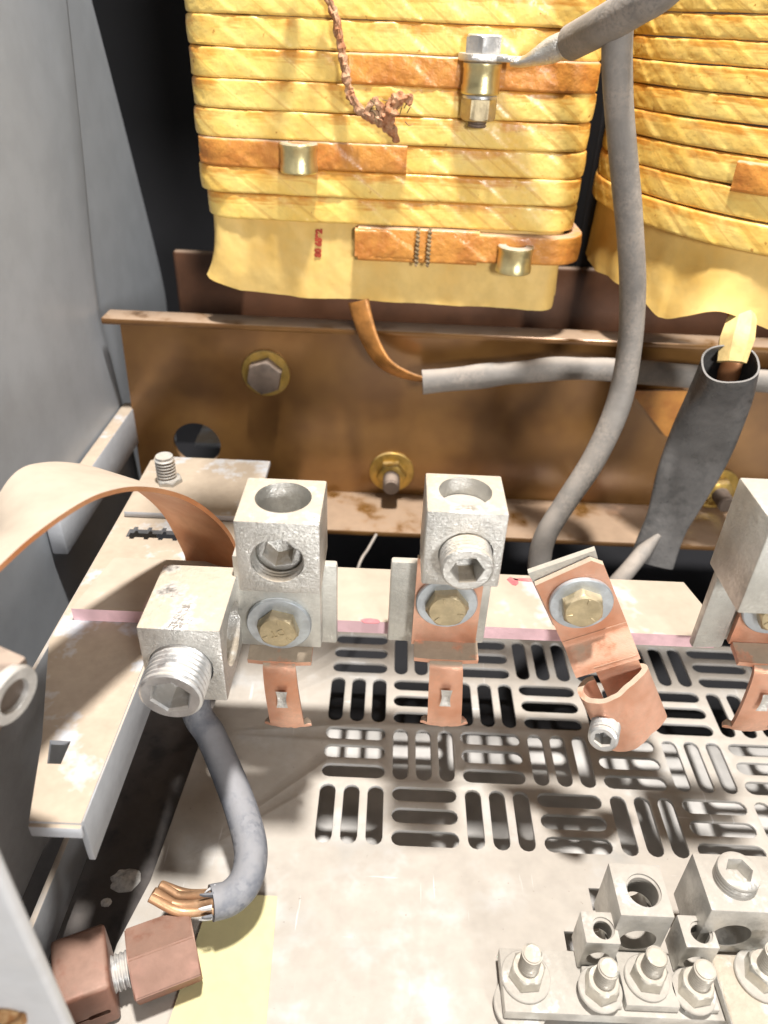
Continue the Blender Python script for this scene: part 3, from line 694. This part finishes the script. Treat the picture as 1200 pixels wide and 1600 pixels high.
def tab_lug(parent, xc, zt, tilt=0.0, seed=0):
    """copper tab: dusty step that juts forward, then a narrow tongue hanging with flared toe"""
    w = 12.0
    step = plate2d([(-w, 0), (w, 0), (w, -8.6), (6.6, -9.0), (-6.6, -9.0), (-w, -8.6)], [], 2.4, Matrix.Translation((xc, 208.4, zt)) @ Matrix.Rotation(.22, 4, 'X'))
    s = part('step', step, 'copper', parent)
    P = [Vector((xc, 202.0, zt-1.0)), Vector((xc, 199.0, zt-2.4)), Vector((xc+.3, 197.7, zt-6)), Vector((xc+.7, 197.2, zt-14)), Vector((xc+1.3, 197.6, zt-24)), Vector((xc+1.8, 198.6, zt-33)), Vector((xc+2.1, 199.6, zt-37.5))]
    C = catmull(P, 8); N = len(C)
    def fn(u, v):
        p = C[int(round(u*(N-1)))]; k = u
        hw = 6.0+.9*u
        if u > .9: hw = 6.9+2.6*min(1, (u-.9)/.03)
        x = (v*2-1)*hw; y = -.25*math.cos((v*2-1)*1.4)*2
        zj = .7*noise.noise(Vector((x*.5, seed, 0))) if u > .99 else 0
        return p+Vector((x, y + (1.2*((v*2-1)**2) if u > .9 else 0), zj))
    b = sheet(fn, N-1, 14); b.normal_update(); bmesh.ops.solidify(b, geom=list(b.faces), thickness=2.0)
    s2 = part('tongue', b, 'copper', parent)
    part('dimple', tf(sheet(lambda u, v: Vector(((u-.5)*4.4*(1-.25*math.sin(v*math.pi)), (v-.5)*9.0, -.35*math.sin(u*math.pi)*math.sin(v*math.pi)+.12)), 10, 12), frame((xc+1.0, 195.3, zt-17), (0, -1, -.02))), 'tin_lug', parent)
    return s
# --- lug terminal 1 (tall block with recessed screw)
L1 = thing('lug_terminal', (-33, 210, 56), 'tin-plated lug block with recessed set screw, raised above the large left block', 'lug')
X0_, X1_, YF, YB, ZT, ZB = -46.4, -19.6, 186.6, 213.0, 164.8, 136.8
blk = cut(rough_box(X0_, X1_, YF, YB, ZB, ZT), [cyl_cut(((X0_+X1_)/2+.2, (YF+YB)/2+1.5, ZT), (0,0,1), 9.2, 60), cyl_cut(((X0_+X1_)/2-.3, YF, ZB+13.2), (0,1,0), 8.6, 34)])
part('block', blk, 'tin_lug', L1)
part('thread_sleeve', lathe([(8.55, .3)]+[(r+.0, z) for r, z in [(8.5, 0), (7.9, .8), (8.5, 1.5), (7.9, 2.3), (8.5, 3.0), (7.9, 3.8), (8.4, 4.6), (8.5, 9)]]+[(8.56, 9)], 44, cap=False), 'tin_lug', L1, matrix=frame(((X0_+X1_)/2-.3, YF+.6, ZB+13.2), (0,1,0)))
part('set_screw', socket_screw(7.8, 12, 5.2), 'tin_lug', L1, matrix=frame(((X0_+X1_)/2-.3, YF+16.5, ZB+13.2), (0,-1,0), (1,0,.25)))
part('tang', rough_box(-52.6, -21.6, 205.4, 212.9, 94.4, 136.7), 'alu_bracket', L1)
part('bracket', rough_box(-40, -16.2, 213.2, 216.6, 89.5, 128.5, 1.0), 'alu_bracket', L1)
hex_bolt(L1, (-37.0, 205.3, 107.0), (0, -1, 0), .25, 12.0, text='DT')
tab_lug(L1, -37.0, 93.2, seed=1)
# --- big block at left
LB = thing('large_lug', (-66, 195, 94), 'largest tin-plated lug block, hex socket screw jutting out towards the front', 'lug')
bx0, bx1, byf, byb, bz0, bz1 = -79.0, -51.6, 177.0, 211.0, 94.6, 127.6
sc = ((bx0+bx1)/2-.8, byf, 110.2)
blk = cut(rough_box(bx0, bx1, byf, byb, bz0, bz1, .8), [cyl_cut((bx1, 194, 111), (1,0,0), 11.6, 40), cyl_cut(sc, (0,1,0), 10.9, 20)])
part('block', blk, 'tin_lug', LB)
part('set_screw', socket_screw(10.7, 25, 6.7, 2.1, 1.1, 10, 60), 'zinc', LB, smooth=.3, matrix=frame((sc[0], byf+12.5, sc[2]), (-.02,-1,-.03), (1,0,.3)))
# --- lug terminal 2
L2 = thing('lug_terminal', (25, 210, 62), 'tin-plated lug block with set screw standing proud, alone in the middle of the board', 'lug')
X0_, X1_, YF, YB, ZT, ZB = 13.2, 38.6, 189.6, 213.0, 169.6, 140.6
sc = ((X0_+X1_)/2+.8, YF, ZB+12.8)
blk = cut(rough_box(X0_, X1_, YF, YB, ZB, ZT), [cyl_cut(((X0_+X1_)/2, (YF+YB)/2+1, ZT), (0,0,1), 8.6, 16), cyl_cut(sc, (0,1,0), 8.8, 16)])
part('block', blk, 'tin_lug', L2)
part('screw_top', lathe([(8.4, 0), (8.4, .4), (.05, .6)], 40), 'lug_dusty', L2, matrix=Matrix.Translation(((X0_+X1_)/2, (YF+YB)/2+1, ZT-7)))
part('set_screw', socket_screw(8.6, 20, 5.0, 1.7, .8, 8), 'tin_lug', L2, smooth=.3, matrix=frame((sc[0], YF+12.5, sc[2]), (0,-1,-.02), (1,0,.1)))
part('tang', rough_box(13.4, 40.2, 209.4, 212.9, 96.6, 140.5), 'alu_bracket', L2)
part('bracket', rough_box(3.4, 36, 213.2, 216.8, 92.2, 131.2, 1.0), 'alu_bracket', L2)
part('copper_plate', plate2d([(12.6, 97), (36.8, 97), (36.8, 132), (12.6, 138)], [], 2.2, frame((0, 208.2, 0), (0,-1,0), (1,0,0))), 'copper', L2)
hex_bolt(L2, (24.2, 207.0, 119.2), (0, -1, 0), -.12, 11.2)
tab_lug(L2, 25.6, 98.0, seed=5)
# --- copper lug 3, swung to one side
L3 = thing('copper_lug', (75, 208, 50), 'bright copper lug swung to one side with a small set screw in its curled barrel', 'lug')
O3 = at(907, 940, Y=207); dn = (at(986, 1128, Y=200)-O3); dn.y = 0; dn.normalize(); ac = Vector((-dn.z, 0, dn.x)); ac = ac if ac.x > 0 else -ac
def l3(u, w, f): return O3+ac*u+dn*w+Vector((0, -f, 0))      # f: towards the camera
M3 = Matrix((ac, -dn, ac.cross(-dn))).transposed().to_4x4(); M3.translation = O3
part('aluminium_shim', plate2d([(-13.2, -10), (9.2, -10), (11.6, 17.6), (-13.2, 17.6)], [], 2.4, M3 @ Matrix.Translation((0, 0, -4.4))), 'alu_bracket', L3)
part('palm', plate2d([(-12.4, -19), (12.4, -19), (12.4, 12.5), (9, 16.2), (-12.4, 13.6)], [], 2.4, M3 @ Matrix.Translation((0, 0, -1.4))), 'copper', L3)
stp = [l3(0, 16.5, .0), l3(0, 19, .5), l3(0, 22, 3.2), l3(0, 25.5, 6.2), l3(0, 29, 7.4)]
part('step', ribbon(stp, ac, -12.2, 12.4, 2.3), 'copper', L3)
part('neck', ribbon([l3(0, 27, 7.0), l3(0, 31, 7.2), l3(0, 35, 6.6), l3(0, 46, 6.2)], ac, -4.5, 11.5, 2.2), 'copper', L3)
sec = [(-6.5, 5.4), (-10.5, 6.2), (-13.2, 9.4), (-13.4, 13.6), (-11, 18), (-6, 20.6), (-.5, 20.2), (4, 17.6), (9, 14.4), (13.2, 10.8), (13.6, 8.4), (12.2, 6.6), (9, 5.6)]
sc3 = catmull([Vector((a, b2, 0)) for a, b2 in sec], 5); ns = len(sc3)
def fnb(u, v):
    q = sc3[int(round(u*(ns-1)))]; w0 = 34.5-.08*(q.y-6)*1.0 + (.35*noise.noise(Vector((q.x*.3, 0, 0)))); w1 = 63-.0*q.x + 1.2*noise.noise(Vector((q.x*.25, 4, 0)))
    return l3(q.x, w0+(w1-w0)*v, q.y-2)
b = sheet(fnb, ns-1, 8); b.normal_update(); bmesh.ops.solidify(b, geom=list(b.faces), thickness=-2.2)
part('barrel', b, 'copper', L3, smooth=.9)
sdir = (ac*-.45+Vector((0, -1, .42))).normalized()
part('set_screw', socket_screw(5.6, 15, 3.1, 1.4, .75, 6, 42), 'zinc', L3, smooth=.3, matrix=frame(l3(-7.0, 49.0, 12), sdir, ac))
hex_bolt(L3, l3(0, 0, .0), (0, -1, 0), .35, 11.5)
# --- lug terminal 4 at the right edge
L4 = thing('lug_terminal', (140, 210, 90), 'plain-sided tall lug block cut off by the right picture edge', 'lug')
pa = at(1155, 745, Y=213)
part('block', rough_box(pa.x, pa.x+34, 186, 213, at(1152, 880, Y=213).z-.5, pa.z, .8), 'alu_bracket', L4)
pb_ = at(1130, 880, Y=211); pc_ = at(1118, 1008, Y=211)
part('bracket', tf(rough_box(-6, 6, -1.8, 1.8, pc_.z, pb_.z, .9), Matrix.Translation((pb_.x+4.4, 211, 0)) @ Matrix.Rotation(.08, 4, 'Z')), 'alu_bracket', L4)
part('bracket', rough_box(pb_.x+8, pb_.x+40, 214, 217.2, pc_.z, pb_.z, .9), 'alu_bracket', L4)
part('copper_plate', plate2d([(pb_.x+11.5, 103), (pb_.x+36, 103), (pb_.x+36, 141), (pb_.x+11.5, 141)], [], 2.2, frame((0, 209.5, 0), (0,-1,0), (1,0,0))), 'copper', L4)
hex_bolt(L4, (pb_.x+22.5, 208.4, 122), (0, -1, 0), .1, 11.6)
tab_lug(L4, pb_.x+24.5, 103, seed=9)

# ------------------------------------------------------------------ cut cable loop on the floor
lc = thing('cut_cable', (-55, 170, 5), 'grey-blue cut cable with bare copper strands, looping below the large left block', 'cable')
pl = [Vector((-74, 225, 84)), at(305, 1100, Y=212), at(330, 1150, Y=204), at(358, 1215, Y=190), at(380, 1275, Y=176), at(392, 1330, Y=163), at(384, 1375, Y=153), at(360, 1402, Y=147), at(330, 1411, Y=144)]
part('jacket', tube(pl, [6.2,6.2,6.2,6.4,6.5,6.4,6.3,6.2,6.3], 28, 10), 'rubber_blue', lc)
e0 = pl[-1]; dirn = (pl[-1]-pl[-2]).normalized()
for i in range(7):
    a = i/6*2*math.pi; rr = 0 if i == 6 else 3.1
    o1 = Vector((0, rr*math.cos(a), rr*math.sin(a)))
    s = e0+o1-dirn*2; tip = at(243+6*math.cos(a), 1392+10*math.sin(a), Y=147+2*math.cos(a))
    part('copper_strand', tube([s, (e0+tip)/2+o1*1.05+Vector((0, -.5, -2.8)), tip+o1*.75], [1.7,1.75,1.65], 12, 10), 'copper_wire', lc)
for i in range(8):
    a = i*.8; s = e0+Vector((0, 5.2*math.cos(a), 5.2*math.sin(a)))
    q = s+dirn*random.uniform(2, 5)+Vector((0, random.uniform(-1.5, 1.5), random.uniform(-1, 1)))
    part('jacket_shred', tube([s-dirn*1.2, (s+q)/2, q], [1.6, 1.2, .5], 6, 4, sect=lambda a, t: (math.cos(a), math.sin(a)*.4)), 'white_shred' if i % 2 else 'rubber_blue', lc)

# yellow card lying on the floor
t = part('card', plate2d([tuple(at(x, y, Z=1)[:2]) for x, y in ((331, 1394), (433, 1400), (412, 1640), (250, 1640))], [], .5, Matrix.Translation((0, 0, .6))), 'card')
tag(t, 'pale yellow card lying flat on the floor under the cut cable', 'card')

# ------------------------------------------------------------------ brown split connector
sp_ = thing('split_connector', (-80, 122, 0), 'brown copper split connector, two blocks joined by a threaded screw, on the yellow card', 'connector')
ca = at(205, 1512, Z=13); cb = at(306, 1474, Z=13); ax = (cb-ca); ax.z = 0; Lh = ax.length; ax.normalize(); sd = Vector((-ax.y, ax.x, 0))
Mh = frame(ca+Vector((0,0,.2)), ax, (0, 0, 1))
hx_ = hexprism(25, Lh, .01)
hx_ = new(); R6 = 13.2
r0 = [hx_.verts.new((R6*math.cos(math.radians(18+60*i)), R6*math.sin(math.radians(18+60*i)), 0)) for i in range(6)]; r1 = [hx_.verts.new((v.co.x, v.co.y, Lh)) for v in r0]
for i in range(6): hx_.faces.new((r0[i], r0[(i+1)%6], r1[(i+1)%6], r1[i]))
hx_.faces.new(r0[::-1]); hx_.faces.new(r1); bmesh.ops.bevel(hx_, geom=list(hx_.edges), offset=.5, segments=2, affect='EDGES')
part('hex_body', hx_, 'copper_brown', sp_, matrix=Mh)
part('screw', lathe([(5.6, 0)]+threads(6.2, 0, 17, 1.7, .7)+[(5.6, 17)], 36), 'zinc', sp_, matrix=frame(ca-ax*12, ax))
cc = at(143, 1526, Z=14)
Mc = frame((cc.x, cc.y, 13.2), ax, (0, 0, 1)); 
jaw = cut(box(-12, 12, -11.5, 11.5, -11, 7, 1.6, 3), [tf(box(-1.4, 1.4, -30, 30, -2.5, 4.6, 1.0, 3), Matrix.Translation((-3.2, 0, 0))), box(-3.6, -2.6, -30, 30, -30, 1, .2), box(-30, -4.0, -30, -9.5, -30, 30, .2)])
part('jaw', jaw, 'copper_brown', sp_, matrix=Mc)

# ------------------------------------------------------------------ ground bars, lower right
gb = thing('ground_bar', (90, 130, 0), 'dusty ground bar with three bare lugs and four hex nuts, lower right', 'bar')
part('bar', box(49.6, 131, 118.6, 140, 4.2, 9.8, .6), 'lug_dusty', gb)
def nut_stud(parent, px, py, z, h=17, af=14.3, rw=11.0, rolla=.2):
    af *= .76; rw *= .74
    p = at(px, py, Z=z+8); M = Matrix.Translation((p.x, p.y, z)) @ Matrix.Rotation(rolla, 4, 'Z')
    w = part('washer', washer(rw, 4.6, 1.5), 'lug_dusty', parent, matrix=M)
    n = part('hex_nut', hexprism(af, 6.1), 'zinc_dusty', parent, matrix=M @ Matrix.Translation((0, 0, 1.5)))
    part('stud', lathe([(3.5, 0)]+threads(3.75, 0, h-9.4, 1.25, .6)+[(3.3, h-8.9), (2.6, h-8.6), (.05, h-8.6)], 30, cap=False), 'zinc_dusty', n, smooth=.3, matrix=M @ Matrix.Translation((0, 0, 7.6)))
    return p
nut_stud(gb, 826, 1510, 9.9, 19, 14.6, 12.0, .1)
part('washer', washer(9.6, 4, 1.6), 'lug_dusty', gb, matrix=Matrix.Translation((56.5, 124, 2.3)))
def setlug(name, parent, x0, x1, y0, y1, z0, z1, rs, rw, tang=None, material='lug_dusty'):
    blk = cut(box(x0, x1, y0, y1, z0, z1, .5), [cyl_cut(((x0+x1)/2+1, (y0+y1)/2-.3, z1), (0,0,1), rs, (z1-z0)*1.0), cyl_cut(((x0+x1)/2, (y0+y1)/2, z0+(z1-z0)*.42), (0,1,0), rw, 60)])
    o = part(name, blk, material, parent)
    prof = []; z = 0
    while z < (z1-z0)*.35: prof += [(rs+.02, z), (rs-.7, z+.6), (rs+.02, z+1.2)]; z += 1.35
    part('hole_thread', lathe(prof, 36, cap=False), material, o, matrix=Matrix.Translation(((x0+x1)/2+1, (y0+y1)/2-.3, z1-.8)) @ Matrix.Rotation(math.pi, 4, 'X'))
    return o
setlug('lug_block', gb, 88.6, 107.6, 138.6, 158, 10, 38.2, 6.2, 6.6)
part('lug_tang', box(91.4, 110.2, 120.4, 138.4, 9.9, 14.2, .6), 'lug_dusty', gb)
setlug('lug_block', gb, 77.4, 89.8, 133.8, 145.0, 10, 28.2, 4.0, 4.2)
part('lug_tang', box(78.4, 90.6, 120.6, 133.6, 9.9, 12.6, .6), 'lug_dusty', gb)
setlug('lug_block', gb, 112.6, 124.6, 133.8, 145.2, 10, 28.2, 4.0, 4.2)
part('lug_tang', box(112.4, 124.4, 120.6, 133.6, 9.9, 12.6, .6), 'lug_dusty', gb)
nut_stud(gb, 944, 1530, 12.7, 18, 14.0, 10.4, .35); nut_stud(gb, 1018, 1512, 14.3, 17, 14.0, 10.6, -.1); nut_stud(gb, 1092, 1533, 12.7, 18, 14.0, 10.4, .2)
g2 = thing('ground_bar', (155, 130, 0), 'silver ground bar with wide two-screw lug block at the lower right picture edge', 'bar')
part('bar', box(126, 200, 112, 139, 10, 14.6, 1.2, 3), 'tin_lug', g2)
xb0 = at(1106, 1405, Z=42).x
blk = cut(box(xb0, xb0+44, 139.6, 161, 14, 42, .7), [cyl_cut((xb0+11.5, 150, 26), (0,1,0), 7, 60), cyl_cut((xb0+33, 150, 26), (0,1,0), 7, 60)])
part('lug_block', blk, 'lug_dusty', g2)
for dx in (11.5, 33): part('set_screw', socket_screw(7.6, 16, 4.4, 1.5, .6, 6), 'lug_dusty', g2, matrix=Matrix.Translation((xb0+dx+.5, 151, 32.5)))
nut_stud(g2, 1200, 1508, 14.7, 19, 15.5, 12.5, .2)
